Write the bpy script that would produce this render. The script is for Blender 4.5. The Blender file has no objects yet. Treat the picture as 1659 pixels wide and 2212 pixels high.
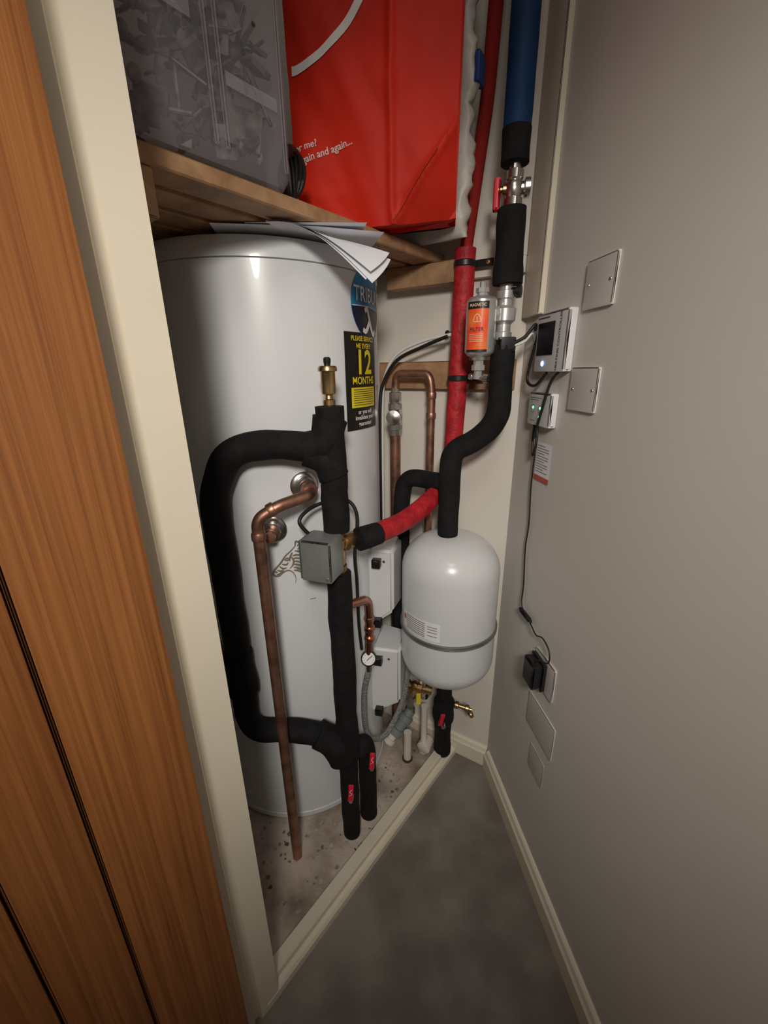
import bpy, bmesh, math, random
from mathutils import Vector as V, Matrix, noise
random.seed(4)
scn=bpy.context.scene
# ---------------------------------------------------------------- materials
def mat(name,col,rough=.5,metal=0.,bump=0.,bscale=60.,var=0.,vscale=8.,col2=None,coat=0.,emit=0.,ecol=None,spec=.5,stretch=None,bdist=.004):
    m=bpy.data.materials.new(name); m.use_nodes=True; nt=m.node_tree; b=nt.nodes['Principled BSDF']
    b.inputs['Base Color'].default_value=(*col,1); b.inputs['Roughness'].default_value=rough; b.inputs['Metallic'].default_value=metal
    b.inputs['Specular IOR Level'].default_value=spec; b.inputs['Coat Weight'].default_value=coat
    tc=nt.nodes.new('ShaderNodeTexCoord'); mp=nt.nodes.new('ShaderNodeMapping')
    nt.links.new(tc.outputs['Object'],mp.inputs['Vector'])
    if stretch: mp.inputs['Scale'].default_value=stretch
    if var>0 or col2:
        n=nt.nodes.new('ShaderNodeTexNoise'); n.inputs['Scale'].default_value=vscale; n.inputs['Detail'].default_value=5
        nt.links.new(mp.outputs[0],n.inputs['Vector'])
        cr=nt.nodes.new('ShaderNodeValToRGB'); c2=col2 or tuple(c*(1-var) for c in col)
        cr.color_ramp.elements[0].position=.38; cr.color_ramp.elements[1].position=.62
        cr.color_ramp.elements[0].color=(*c2,1); cr.color_ramp.elements[1].color=(*col,1)
        nt.links.new(n.outputs['Fac'],cr.inputs['Fac']); nt.links.new(cr.outputs['Color'],b.inputs['Base Color'])
    if bump>0:
        n2=nt.nodes.new('ShaderNodeTexNoise'); n2.inputs['Scale'].default_value=bscale; n2.inputs['Detail'].default_value=4
        nt.links.new(mp.outputs[0],n2.inputs['Vector'])
        bp=nt.nodes.new('ShaderNodeBump'); bp.inputs['Strength'].default_value=bump; bp.inputs['Distance'].default_value=bdist
        nt.links.new(n2.outputs['Fac'],bp.inputs['Height']); nt.links.new(bp.outputs['Normal'],b.inputs['Normal'])
    if emit>0:
        b.inputs['Emission Color'].default_value=(*(ecol or col),1); b.inputs['Emission Strength'].default_value=emit
    return m
def wood(name,c1,c2,scale=(30,30,2.0),rough=.45,bump=.1,dist=.6,lo=.45,hi=.85):
    m=bpy.data.materials.new(name); m.use_nodes=True; nt=m.node_tree; b=nt.nodes['Principled BSDF']; b.inputs['Roughness'].default_value=rough
    tc=nt.nodes.new('ShaderNodeTexCoord'); mp=nt.nodes.new('ShaderNodeMapping'); mp.inputs['Scale'].default_value=scale
    n=nt.nodes.new('ShaderNodeTexNoise'); n.inputs['Scale'].default_value=3.; n.inputs['Detail'].default_value=8; n.inputs['Distortion'].default_value=dist
    w=nt.nodes.new('ShaderNodeTexNoise'); w.inputs['Scale'].default_value=14.; w.inputs['Detail'].default_value=3
    mx=nt.nodes.new('ShaderNodeMath'); mx.operation='ADD'; ms=nt.nodes.new('ShaderNodeMath'); ms.operation='MULTIPLY'; ms.inputs[1].default_value=.35
    cr=nt.nodes.new('ShaderNodeValToRGB'); cr.color_ramp.elements[0].position=lo; cr.color_ramp.elements[1].position=hi
    cr.color_ramp.elements[0].color=(*c1,1); cr.color_ramp.elements[1].color=(*c2,1)
    L=nt.links.new
    L(tc.outputs['Object'],mp.inputs['Vector']); L(mp.outputs[0],n.inputs['Vector']); L(mp.outputs[0],w.inputs['Vector'])
    L(w.outputs['Fac'],ms.inputs[0]); L(n.outputs['Fac'],mx.inputs[0]); L(ms.outputs[0],mx.inputs[1]); L(mx.outputs[0],cr.inputs['Fac']); L(cr.outputs['Color'],b.inputs['Base Color'])
    bp=nt.nodes.new('ShaderNodeBump'); bp.inputs['Strength'].default_value=bump; bp.inputs['Distance'].default_value=.001
    L(mx.outputs[0],bp.inputs['Height']); L(bp.outputs['Normal'],b.inputs['Normal'])
    return m
def clear(name,col,alpha,rough=.25):
    m=mat(name,col,rough); nt=m.node_tree; b=nt.nodes['Principled BSDF']; b.inputs['Alpha'].default_value=alpha
    return m
M=dict(
 wall=mat('wall_paint',(.67,.64,.595),.8,bump=.03,bscale=60,var=.03,vscale=2),
 wallw=mat('closet_wall_paint',(.76,.715,.64),.8,bump=.05,bscale=60,var=.05,vscale=4),
 ceil=mat('ceiling_paint',(.75,.73,.69),.9,bump=.05),
 carpet=mat('carpet_pile',(.285,.262,.232),1.,bump=.5,bscale=700,col2=(.185,.168,.147),vscale=8,spec=.1,bdist=.003),
 conc=mat('dusty_screed',(.58,.49,.42),.95,bump=.6,bscale=90,col2=(.21,.155,.12),vscale=8,spec=.2),
 cream=mat('cream_gloss_paint',(.80,.73,.59),.38,var=.03,vscale=10),
 tank=mat('white_enamel_steel',(.76,.78,.80),.30,bump=.03,bscale=6,var=.02,vscale=2,coat=.15),
 vessel=mat('white_gloss_enamel',(.70,.72,.73),.27,coat=.2,var=.02),
 foam=mat('black_foam_insulation',(.012,.012,.013),.85,bump=.5,bscale=120,var=.4,vscale=30,spec=.25),
 redfoam=mat('red_foam_insulation',(.54,.014,.022),.6,bump=.9,bscale=70,var=.35,vscale=40),
 redpaint=mat('red_pipe_sleeve',(.36,.022,.016),.8,var=.3,spec=.2),
 bluefoam=mat('blue_foam_insulation',(.005,.042,.13),.65,bump=.3,bscale=60,var=.3,vscale=20,spec=.3),
 copper=mat('aged_copper',(.47,.25,.17),.42,metal=.88,col2=(.25,.135,.095),vscale=38,bump=.08,bscale=50),
 newcopper=mat('bright_copper',(.78,.40,.28),.3,metal=1.,var=.3,vscale=30),
 brass=mat('brass',(.66,.46,.23),.33,metal=1.,var=.3,vscale=40),
 chrome=mat('nickel_plate',(.74,.72,.69),.27,metal=1.,var=.2,vscale=50),
 silverp=mat('bright_silver_metal',(.66,.655,.64),.30,metal=.65,var=.1,vscale=20),
 steel=mat('grey_steel_box',(.34,.36,.35),.42,metal=.5,var=.1,vscale=20),
 darksteel=mat('grey_green_plastic',(.10,.13,.125),.5),
 plastic=mat('white_plastic',(.74,.74,.75),.4,var=.03),
 plate=mat('wall_plate_plastic',(.72,.69,.66),.45,var=.03),
 pvc=mat('off_white_pipe_plastic',(.72,.68,.58),.45,var=.06),
 greyp=mat('grey_plastic',(.20,.23,.23),.5,var=.1),
 blackp=mat('black_plastic',(.012,.012,.013),.4),
 rubber=mat('black_cable_rubber',(.01,.01,.01),.5),
 whitec=mat('white_cable',(.75,.74,.71),.45),
 redp=mat('red_lever_plastic',(.72,.02,.04),.35),
 red=mat('red_bag_fabric',(.76,.026,.008),.6,bump=.3,bscale=16,var=.30,vscale=4,spec=.3),
 redd=mat('red_bag_seam',(.34,.010,.004),.7),
 white=mat('white_print',(.85,.84,.82),.6),
 whitep=mat('paper_white',(.84,.85,.90),.7,var=.03),
 silver=mat('silver_grey_print',(.24,.195,.14),.45,metal=.1),
 yellow=mat('yellow_print',(.85,.68,.02),.5),
 blue=mat('blue_print',(.012,.15,.38),.4,col2=(.03,.30,.6),vscale=14),
 navy=mat('navy_print',(.004,.012,.035),.4),
 blackl=mat('black_label',(.012,.012,.01),.4),
 orange=mat('orange_label',(.95,.07,.02),.35,col2=(.92,.20,.04),vscale=30),
 cream2=mat('pale_print',(.9,.7,.5),.5),
 screen=mat('dark_screen',(.010,.010,.014),.45,spec=.2),
 green=mat('green_light',(.1,.9,.3),.4,emit=3.,ecol=(.1,1,.3)),
 bluel=mat('blue_light',(.3,.5,1.),.4,emit=4.,ecol=(.25,.5,1)),
 tag=mat('red_tag_print',(.55,.10,.07),.6),
 ink=mat('ink_print',(.05,.05,.05),.6),
 door=wood('oiled_oak',(.17,.055,.014),(.40,.155,.045),(75,75,.9),.42,.2,.2,.38,.95),
 pine=wood('planed_pine',(.27,.14,.065),(.47,.28,.15),(6,6,6),.6,.15),
 tub=clear('translucent_tub',(.40,.37,.42),.27,.12),
 tub2=mat('cream_soft_plastic',(.60,.56,.51),.4,bump=.4,bscale=30,var=.25,vscale=12),
 tape=clear('frosted_tape',(.46,.42,.48),.34),
 clut=mat('mixed_dark_clutter',(.15,.15,.12),.45,col2=(.004,.006,.005),vscale=55),
 bluec=mat('blue_plastic',(.01,.06,.22),.4),
 steelband=mat('steel_band',(.34,.34,.33),.35,metal=.8),
 dark=mat('dark_recess',(.07,.025,.008),.9),
)
# ---------------------------------------------------------------- helpers
col=scn.collection
def finish(name,bm,m,parent=None,smooth=False,L=None,kind=None,autos=None,group=None):
    bmesh.ops.recalc_face_normals(bm,faces=bm.faces)
    me=bpy.data.meshes.new(name)
    vs=[v.co for v in bm.verts]
    lo=V((min(v.x for v in vs),min(v.y for v in vs),min(v.z for v in vs))); hi=V((max(v.x for v in vs),max(v.y for v in vs),max(v.z for v in vs)))
    c=(lo+hi)/2
    if parent is None: c.z=lo.z
    for v in bm.verts: v.co-=c
    bm.to_mesh(me); bm.free(); me.materials.append(M[m] if isinstance(m,str) else m)
    if smooth:
        for p in me.polygons: p.use_smooth=True
        try: me.set_sharp_from_angle(angle=math.radians(autos or 40))
        except Exception: pass
    o=bpy.data.objects.new(name,me); o.location=c; col.objects.link(o)
    if parent is not None:
        o.parent=parent; o.matrix_parent_inverse=Matrix.Translation(-world_loc(parent))
    if L: o['label']=L[0]; 
    if L and len(L)>1: o['category']=L[1]
    if kind: o['kind']=kind
    if group: o['group']=group
    return o
WL={}
def world_loc(o): return WL.get(o.name, V(o.location))
def thing(name,base,label,cat,group=None):
    o=bpy.data.objects.new(name,None); o.empty_display_size=.05; o.location=base; col.objects.link(o)
    o['label']=label; o['category']=cat
    if group: o['group']=group
    return o
J=V((-.212,.447,0)); dF=V((.63,.7767,0)); nF=V((-.7767,.63,0))
C=V((.292,.909,0)); dR=V((.1118,-.9937,0)); nR=V((-.9937,-.1118,0))
dB=V((-.848,.5299,0)); nB=V((-.5299,-.848,0))
Z=V((0,0,1))
def FF(s,d,z): return J+dF*s+nF*d+Z*z
def RR(s,d,z): return C+dR*s+nR*d+Z*z
def BB(w,d,z): return C+dB*w+nB*d+Z*z
def WW(x,y,z): return V((x,y,z))
def box(name,fr,xr,yr,zr,m,parent=None,bev=0.,seg=2,**k):
    bm=bmesh.new(); vs=[bm.verts.new(fr(x,y,z)) for z in zr for y in yr for x in xr]
    for f in ((0,1,3,2),(4,5,7,6),(0,1,5,4),(2,3,7,6),(0,2,6,4),(1,3,7,5)): bm.faces.new([vs[i] for i in f])
    if bev>0: bmesh.ops.bevel(bm,geom=bm.edges[:],offset=bev,segments=seg,affect='EDGES',profile=.6)
    return finish(name,bm,m,parent,smooth=bev>0,**k)
def prism(name,pts,z0,z1,m,parent=None,bev=0,**k):
    bm=bmesh.new(); a=[bm.verts.new((p[0],p[1],z0)) for p in pts]; b=[bm.verts.new((p[0],p[1],z1)) for p in pts]
    bm.faces.new(a); bm.faces.new(b); n=len(pts)
    for i in range(n): bm.faces.new((a[i],a[(i+1)%n],b[(i+1)%n],b[i]))
    if bev: bmesh.ops.bevel(bm,geom=bm.edges[:],offset=bev,segments=2,affect='EDGES')
    return finish(name,bm,m,parent,smooth=bool(bev),**k)
def path(pts,fil=.03,n=8,step=None):
    pts=[V(p) for p in pts]
    if fil<=0 or len(pts)<3: out=pts
    else:
        out=[pts[0]]
        for i in range(1,len(pts)-1):
            a,b,c=pts[i-1],pts[i],pts[i+1]; u=(a-b); w=(c-b); r=min(fil,u.length*.49,w.length*.49)
            p=b+u.normalized()*r; q=b+w.normalized()*r
            for j in range(n+1):
                t=j/n; out.append(p*(1-t)**2+b*2*t*(1-t)+q*t*t)
        out.append(pts[-1])
    if step:
        res=[out[0]]
        for a,b in zip(out,out[1:]):
            k=max(1,int((b-a).length/step))
            for j in range(1,k+1): res.append(a.lerp(b,j/k))
        out=res
    return out
def tube_bm(bm,pts,r,seg=16,jit=0.,caps=True,seed=0):
    t0=(pts[1]-pts[0]).normalized(); up=V((0,0,1)) if abs(t0.z)<.9 else V((1,0,0)); nx=t0.cross(up).normalized(); rings=[]
    for i,p in enumerate(pts):
        if i==0: t=t0
        elif i==len(pts)-1: t=(pts[i]-pts[i-1]).normalized()
        else: t=(pts[i+1]-pts[i-1]).normalized()
        nx=(nx-t*nx.dot(t)).normalized(); ny=t.cross(nx)
        rr=r(i/(len(pts)-1)) if callable(r) else r
        ring=[]
        for j in range(seg):
            a=2*math.pi*j/seg; q=nx*math.cos(a)+ny*math.sin(a); k=rr
            if jit: k*=1+jit*noise.noise((p+q*.02)*22+V((seed,0,0)))
            ring.append(bm.verts.new(p+q*k))
        rings.append(ring)
    for a,b in zip(rings,rings[1:]):
        for j in range(seg): bm.faces.new((a[j],a[(j+1)%seg],b[(j+1)%seg],b[j]))
    if caps: bm.faces.new(rings[0]); bm.faces.new(rings[-1])
def tube(name,pts,r,m,parent=None,fil=.03,seg=20,jit=0.,step=None,**k):
    bm=bmesh.new(); tube_bm(bm,path(pts,fil,step=step or (.010 if jit else None)),r,seg,jit,seed=len(pts)*3.1)
    return finish(name,bm,m,parent,smooth=True,autos=60,**k)
def lathe_bm(bm,o,ax,prof,seg=24):
    o=V(o); ax=V(ax).normalized(); u=ax.cross(V((0,0,1)) if abs(ax.z)<.9 else V((1,0,0))).normalized(); w=ax.cross(u); rings=[]
    for r,h in prof:
        if r<1e-6: rings.append([bm.verts.new(o+ax*h)])
        else: rings.append([bm.verts.new(o+ax*h+(u*math.cos(2*math.pi*j/seg)+w*math.sin(2*math.pi*j/seg))*r) for j in range(seg)])
    for a,b in zip(rings,rings[1:]):
        for j in range(seg):
            k=(j+1)%seg
            if len(a)==1 and len(b)==1: continue
            if len(a)==1: bm.faces.new((a[0],b[j],b[k]))
            elif len(b)==1: bm.faces.new((a[j],a[k],b[0]))
            else: bm.faces.new((a[j],a[k],b[k],b[j]))
    if len(rings[0])>1: bm.faces.new(rings[0])
    if len(rings[-1])>1: bm.faces.new(rings[-1])
def lathe(name,o,ax,prof,m,parent=None,seg=24,autos=35,**k):
    bm=bmesh.new(); lathe_bm(bm,o,ax,prof,seg); return finish(name,bm,m,parent,smooth=True,autos=autos,**k)
def text(name,s,size,fn,m,parent,ax='CENTER',spc=1.,xs=1.,bold=.012,**k):
    cu=bpy.data.curves.new('t','FONT'); cu.body=s; cu.size=size; cu.align_x=ax; cu.align_y='CENTER'; cu.space_character=spc; cu.resolution_u=3; cu.offset=size*bold
    ob=bpy.data.objects.new('t',cu); col.objects.link(ob); bpy.context.view_layer.update()
    me=bpy.data.meshes.new_from_object(ob.evaluated_get(bpy.context.evaluated_depsgraph_get())); bpy.data.objects.remove(ob); bpy.data.curves.remove(cu)
    bm=bmesh.new(); bm.from_mesh(me); bpy.data.meshes.remove(me)
    for v in bm.verts: v.co=fn(v.co.x*xs,v.co.y)
    return finish(name,bm,m,parent,**k)
def ribbon_bm(bm,pts,w,fn):
    n=len(pts); prev=None
    for i in range(n):
        a=pts[max(i-1,0)]; b=pts[min(i+1,n-1)]; dx,dy=b[0]-a[0],b[1]-a[1]; l=math.hypot(dx,dy) or 1; ww=w(i/(n-1)) if callable(w) else w
        px,py=-dy/l*ww/2,dx/l*ww/2
        cur=(bm.verts.new(fn(pts[i][0]+px,pts[i][1]+py)),bm.verts.new(fn(pts[i][0]-px,pts[i][1]-py)))
        if prev: bm.faces.new((prev[0],prev[1],cur[1],cur[0]))
        prev=cur
def spline(pts,n=8):
    P=[pts[0]]+list(pts)+[pts[-1]]; out=[]
    for i in range(1,len(P)-2):
        for j in range(n):
            t=j/n; out.append(tuple(.5*((2*P[i][k])+(-P[i-1][k]+P[i+1][k])*t+(2*P[i-1][k]-5*P[i][k]+4*P[i+1][k]-P[i+2][k])*t*t+(-P[i-1][k]+3*P[i][k]-3*P[i+1][k]+P[i+2][k])*t**3) for k in range(len(P[0]))))
    out.append(tuple(pts[-1])); return out
def ribbons(name,strokes,w,fn,m,parent,sm=True,**k):
    bm=bmesh.new()
    for s in strokes: ribbon_bm(bm,spline(s,8),w,fn)
    return finish(name,bm,m,parent,**k)
def patch(name,x0,x1,y0,y1,fn,m,parent,nx=12,ny=2,**k):
    bm=bmesh.new(); g=[[bm.verts.new(fn(x0+(x1-x0)*i/nx,y0+(y1-y0)*j/ny)) for i in range(nx+1)] for j in range(ny+1)]
    for j in range(ny):
        for i in range(nx): bm.faces.new((g[j][i],g[j][i+1],g[j+1][i+1],g[j+1][i]))
    return finish(name,bm,m,parent,**k)
def cable(name,pts,r,m,parent=None,seg=8,**k):
    bm=bmesh.new(); tube_bm(bm,[V(p) for p in spline([tuple(p) for p in pts],8)],r,seg); return finish(name,bm,m,parent,smooth=True,autos=60,**k)
# ---------------------------------------------------------------- room
S='structure'
CH=2.35
prism('floor',[(-2.0,-1.3),(1.4,-1.3),(1.4,1.6),(-2.0,1.6)],-.05,0,'carpet',kind=S)
prism('floor_closet',[(p.x,p.y) for p in [FF(-.1,.024,0),FF(.625,.024,0),BB(.55,.0,0),FF(-.1,.9,0)]],.0005,.03,'conc',kind=S)
def wallp(name,a,b,th,out,m,z0=0,z1=CH):
    return prism(name,[(a.x,a.y),(b.x,b.y),((b+out*th).x,(b+out*th).y),((a+out*th).x,(a+out*th).y)],z0,z1,m,kind=S)
wallp('wall_right',RR(-.0,0,0),RR(2.2,0,0),.08,-nR,'wall')
wallp('wall_back',BB(-.08,0,0),BB(1.25,0,0),.08,-nB,'wallw')
wallp('wall_left',FF(-.1,.0,0),FF(-.1,1.05,0),.06,-dF,'wallw')
wallp('wall_front',FF(-.072,0,0),FF(-2.0,0,0),.05,nF,'wall')
prism('wall_rear',[(-2.0,-1.3),(1.4,-1.3),(1.4,-1.22),(-2.0,-1.22)],0,CH,'wall',kind=S)
prism('ceiling',[(-2.0,-1.3),(1.4,-1.3),(1.4,1.8),(-2.0,1.8)],CH,CH+.05,'ceil',kind=S)
def skirt(name,fr,a,b,h=.062,t=.014):
    bm=bmesh.new(); prof=[(0,0),(t,0),(t,h*.72),(t*.75,h*.80),(t*.55,h*.95),(t*.3,h),(0,h)]
    A=[bm.verts.new(fr(a,d,z)) for d,z in prof]; B_=[bm.verts.new(fr(b,d,z)) for d,z in prof]
    bm.faces.new(A); bm.faces.new(B_)
    for i in range(len(prof)): j=(i+1)%len(prof); bm.faces.new((A[i],A[j],B_[j],B_[i]))
    finish(name,bm,'cream',kind=S)
skirt('baseboard_right',RR,.012,2.1); skirt('baseboard_back',BB,.0,.30)
box('trim_1',RR,(.004,.072),(0,.012),(1.195,CH),'cream',bev=.002,kind=S)
bm=bmesh.new(); prof=[(-.013,0),(-.013,.016),(-.009,.021),(0,.022),(0,.036),(.003,.040),(.024,.040),(.024,0)]
e0=[bm.verts.new(FF(-.03,d,z)) for d,z in prof]; e1=[bm.verts.new(FF(.648 ,d,z)) for d,z in prof]
bm.faces.new(e0); bm.faces.new(e1)
for i in range(len(prof)): j=(i+1)%len(prof); bm.faces.new((e0[i],e0[j],e1[j],e1[i]))
finish('trim_2',bm,'cream',kind=S)
bm=bmesh.new(); prof=[(0,.10),(0,-.012),(-.037,-.012),(-.040,-.004),(-.047,-.004),(-.050,-.009),(-.072,-.009),(-.072,.0),(-.095,.0),(-.095,.10)]
A_=[bm.verts.new(FF(s-.006,d,0)) for s,d in prof]; B_=[bm.verts.new(FF(s-.006,d,2.05)) for s,d in prof]
bm.faces.new(A_); bm.faces.new(B_)
for i in range(len(prof)): j=(i+1)%len(prof); bm.faces.new((A_[i],A_[j],B_[j],B_[i]))
finish('trim_3',bm,'cream',kind=S)
# ---------------------------------------------------------------- door
d0=thing('door_1',FF(-.45,-.03,.008),'brown oak boarded door standing open beside the cream frame','door'); d0['kind']=S
y0,y1=-.046,-.012
box('stile',FF,(-.180,-.078),(y0,y1),(.008,1.98),'door',d0,bev=.0025)
s=-.181
for wd in (.066,.082,.082,.082,.082,.082):
    e=s-wd; box('board',FF,(e+.0012,s-.0002),(y0+.006,y1-.004),(.008,1.98),'door',d0,bev=.0025); s=e
box('stile',FF,(s-.10,s-.001),(y0,y1),(.008,1.98),'door',d0,bev=.0025)
box('backing_panel',FF,(s-.01,-.17),(y1-.016,y1-.005),(.008,1.98),'dark',d0)
# ---------------------------------------------------------------- tank
TC=V((-.245,.965,0)); TR=.235
tank=thing('hot_water_cylinder',TC+Z*.03,'tall white enamelled hot water cylinder standing on the closet floor','hot water tank')
lathe('base_shadow_ring',TC,Z,[(0,.0305),(.224,.0305),(.224,.0415),(0,.0415)],'blackp',tank,seg=96)  # added black ring; paints the shadow gap under the tank body
lathe('body',TC,Z,[(0,.042),(TR-.004,.042),(TR+.0015,.0435),(TR+.0015,.056),(TR,.0575),(TR,1.268)],'tank',tank,seg=96)
lathe('lid',TC,Z,[(TR-.004,1.2685),(TR+.0015,1.270),(TR+.0015,1.291),(TR-.004,1.300),(TR-.02,1.3045),(0,1.3055)],'tank',tank,seg=96)
def TM(a0,z0,off=.0012):
    a0=math.radians(a0)
    return lambda x,y:(TC+V((math.cos(a0+x/TR),math.sin(a0+x/TR),0))*(TR+off)+Z*(z0+y))
def disc(name,r,fn,m,parent,yr=(-1,1),n=24,**k):
    bm=bmesh.new(); prev=None
    for j in range(n+1):
        y=r*(yr[0]+(yr[1]-yr[0])*j/n); h=math.sqrt(max(r*r-y*y,0)); row=[bm.verts.new(fn(-h+2*h*i/n,y)) for i in range(n+1)]
        if prev:
            for i in range(n):
                try: bm.faces.new((prev[i],prev[i+1],row[i+1],row[i]))
                except Exception: pass
        prev=row
    bmesh.ops.remove_doubles(bm,verts=bm.verts,dist=1e-6)
    return finish(name,bm,m,parent,**k)
LA,LZ=-21,1.220
logo=disc('logo_sticker',.063,TM(LA,LZ),'blue',tank,L=('round blue and navy maker badge',)); WL[logo.name]=V(logo.location)
disc('navy_half',.0625,TM(LA,LZ,.0016),'navy',logo,yr=(-.985,-.12))
text('lettering','TRIBUNE',.0360,lambda x,y:TM(LA,LZ+.013,.0022)(x-.056,y),'white',logo,ax='LEFT',bold=.006,xs=.90)
ribbons('emblem',[[(-.020,-.014),(-.012,-.009),(-.003,-.022),(.007,-.042),(.019,-.053),(.027,-.045)],[(.000,-.027),(-.009,-.041),(-.018,-.049),(-.028,-.046)]],lambda t:.0085,TM(LA,LZ,.0024),'white',logo)
ribbons('badge_line',[[(-.061,-.007),(-.02,-.005),(.0,-.005),(.03,-.007),(.060,-.008)]],.0014,TM(LA,LZ,.0026),'white',logo)
sa,sz=-27.5,1.078
st=patch('service_sticker',-.058,.056,-.09,.09,TM(sa,sz),'blackl',tank,nx=14,ny=2,L=('black and yellow service reminder sticker',)); WL[st.name]=V(st.location)
for s_,sz_,y_,m_ in [('PLEASE SERVICE',.0118,.079,'yellow'),('ME EVERY',.0122,.066,'yellow'),('12',.062,.035,'yellow'),('MONTHS',.0195,.003,'yellow'),('or you will',.0118,-.056,'white'),('invalidate your',.0118,-.067,'white'),('guarantee!',.0118,-.079,'white')]:
    text('lettering',s_,sz_,TM(sa,sz+y_,.0022),m_,st,bold=.02)
patch('yellow_panel',-.044,.044,-.047,-.009,TM(sa,sz,.0018),'yellow',st)
ribbons('small_print',[[(-.038,y),(0,y),(.034 if i%2 else .038,y)] for i,y in enumerate([-.013,-.017,-.021,-.025,-.029,-.033,-.0375,-.042])],.0012,TM(sa,sz,.0023),'ink',st)
patch('data_label',-.012,.012,-.05,.05,TM(-8,1.12),'whitep',tank,nx=4)
k_=.00125
def sc_(pl): return [(x*k_,y*k_) for x,y in pl]
em=[[(6,30),(-2,22),(-10,15),(-18,4),(-27,-6),(-31,-13),(-28,-18),(-22,-18),(-16,-13),(-8,-10),(-1,-14),(3,-24),(2,-34)],[(6,30),(8,38),(13,33),(11,26)],[(-12,8),(-8,11),(-4,9),(-8,7),(-12,8)],[(-28,-12),(-26,-11),(-24,-12)],[(-26,-16),(-20,-14),(-14,-10)],[(-2,14),(2,6),(0,-2),(-5,-7)],[(-16,2),(-10,0),(-6,4)],[(-20,-2),(-15,-6),(-9,-5)],[(1,20),(-3,12),(-4,5)],[(-24,-8),(-19,-10),(-14,-8)]]
em+=[[(9,30-5.6*i),(18+i*.6,32-6.2*i+3),(27,31-6.8*i+(3 if i%2 else -1)),(37-abs(i-3)*1.1,34-8.6*i)] for i in range(8)]
em+=[[(5,22-6*i),(13,21-6.6*i),(22,21-7.2*i),(30-i*.8,18-7.8*i)] for i in range(6)]
em+=[[(1,14-5*i),(6,15-5.4*i),(12,14-6*i),(18,10-6.6*i)] for i in range(6)]
ribbons('printed_emblem',[sc_(p) for p in em],lambda t:.0009+.0030*math.sin(math.pi*min(1,t*.9+.12)),TM(-74.5,.740),'silver',tank)
ribbons('printed_line',[[(-.006,0),(0,.0),(.006,0)]],.0015,TM(-66,.655),'silver',tank)
def tdir(a): a=math.radians(a); return V((math.cos(a),math.sin(a),0))
for a,z in ((-66,.897),(-82,.816)):
    d=tdir(a); p=TC+d*(TR-.004)+Z*z
    lathe('pipe_boss',p,d,[(0,0),(.027,0),(.027,.006),(.024,.009),(.019,.010),(.019,.016),(.0165,.018),(.0165,.026),(0,.026)],'chrome',tank,seg=24)
d=tdir(-82); lathe('temperature_well',TC+d*(TR+.020)+Z*.816,d,[(0,0),(.0125,0),(.0125,.012),(.010,.014),(.010,.026),(0,.027)],'copper',tank)
# ---------------------------------------------------------------- copper pipe on tank
d=tdir(-66); b0=TC+d*(TR+.023)+Z*.897
cp=thing('copper_pipe',(-.21,.65,.03),'long copper pipe running from the cylinder boss down to the floor','copper pipe')
tube('pipe',[b0,b0+d*.028+Z*(-.004),V((-.180,.664,.884)),V((-.214,.652,.865)),V((-.212,.65,.03))],.0106,'copper',cp,fil=.016)
def ring(name,p,ax,r,h,m,parent): return lathe(name,V(p)-V(ax).normalized()*h/2,ax,[(0,0),(r*.94,0),(r,h*.15),(r,h*.85),(r*.94,h),(0,h)],m,parent,seg=20)
ring('elbow_collar',V((-.190,.6605,.8795)),V((.85,.3,.45)),.0124,.012,'copper',cp)
ring('elbow_collar',V((-.214,.651,.835)),Z,.0124,.014,'copper',cp)
ring('elbow_collar',b0+d*.012,d,.0145,.018,'copper',cp)
# ---------------------------------------------------------------- black insulated manifold + loop
mf=thing('insulated_pipe',(-.087,.70,.03),'black foam-lagged vertical pipe in front of the white cylinder','insulated pipe')
tube('foam_sleeve',[(-.088,.70,1.045),(-.087,.70,.93),(-.087,.70,.825)],lambda t:.0235 if t<.7 else .0250,'foam',mf,fil=0,jit=.12)
tube('foam_sleeve',[(-.087,.70,.740),(-.087,.70,.5),(-.087,.70,.31),(-.088,.70,.16),(-.088,.70,.032)],lambda t:.0240 if t<.55 else (.0265 if t<.66 else .0215),'foam',mf,fil=0,jit=.14)
tube('foam_elbow',[(-.072,.712,.268),(-.055,.735,.280),(-.048,.7455,.240),(-.048,.7455,.032)],.0212,'foam',mf,fil=.028,jit=.12)
lp=thing('insulated_pipe_loop',(-.297,.70,.36),'black foam-lagged bypass loop curving around the white cylinder','insulated pipe')
tube('foam_sleeve',[(-.105,.697,.975),(-.17,.698,.985),(-.262,.695,.978),(-.300,.695,.90),(-.298,.695,.60),(-.300,.695,.50),(-.297,.695,.362),(-.20,.697,.362),(-.105,.697,.335)],.0250,'foam',lp,fil=.065,jit=.10)
tube('tee_sleeve',[(-.088,.70,1.025),(-.098,.70,.985),(-.13,.699,.975)],.0290,'foam',lp,fil=.02,jit=.15)
tube('tee_sleeve',[(-.088,.70,.925),(-.098,.70,.955),(-.13,.699,.970)],.0270,'foam',lp,fil=.02,jit=.15)
tube('valve_sleeve',[(-.299,.695,.565),(-.299,.695,.53),(-.298,.695,.47)],.0290,'foam',lp,fil=0,jit=.15)
tube('elbow_sleeve',[(-.150,.694,.352),(-.118,.692,.335),(-.100,.690,.285)],.031,'foam',lp,fil=.02,jit=.18)
tube('valve_lever',[(-.300,.70,.50),(-.330,.705,.515),(-.334,.706,.53),(-.336,.706,.585)],.0035,'redp',lp,fil=.012,L=('red valve lever',))
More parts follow.
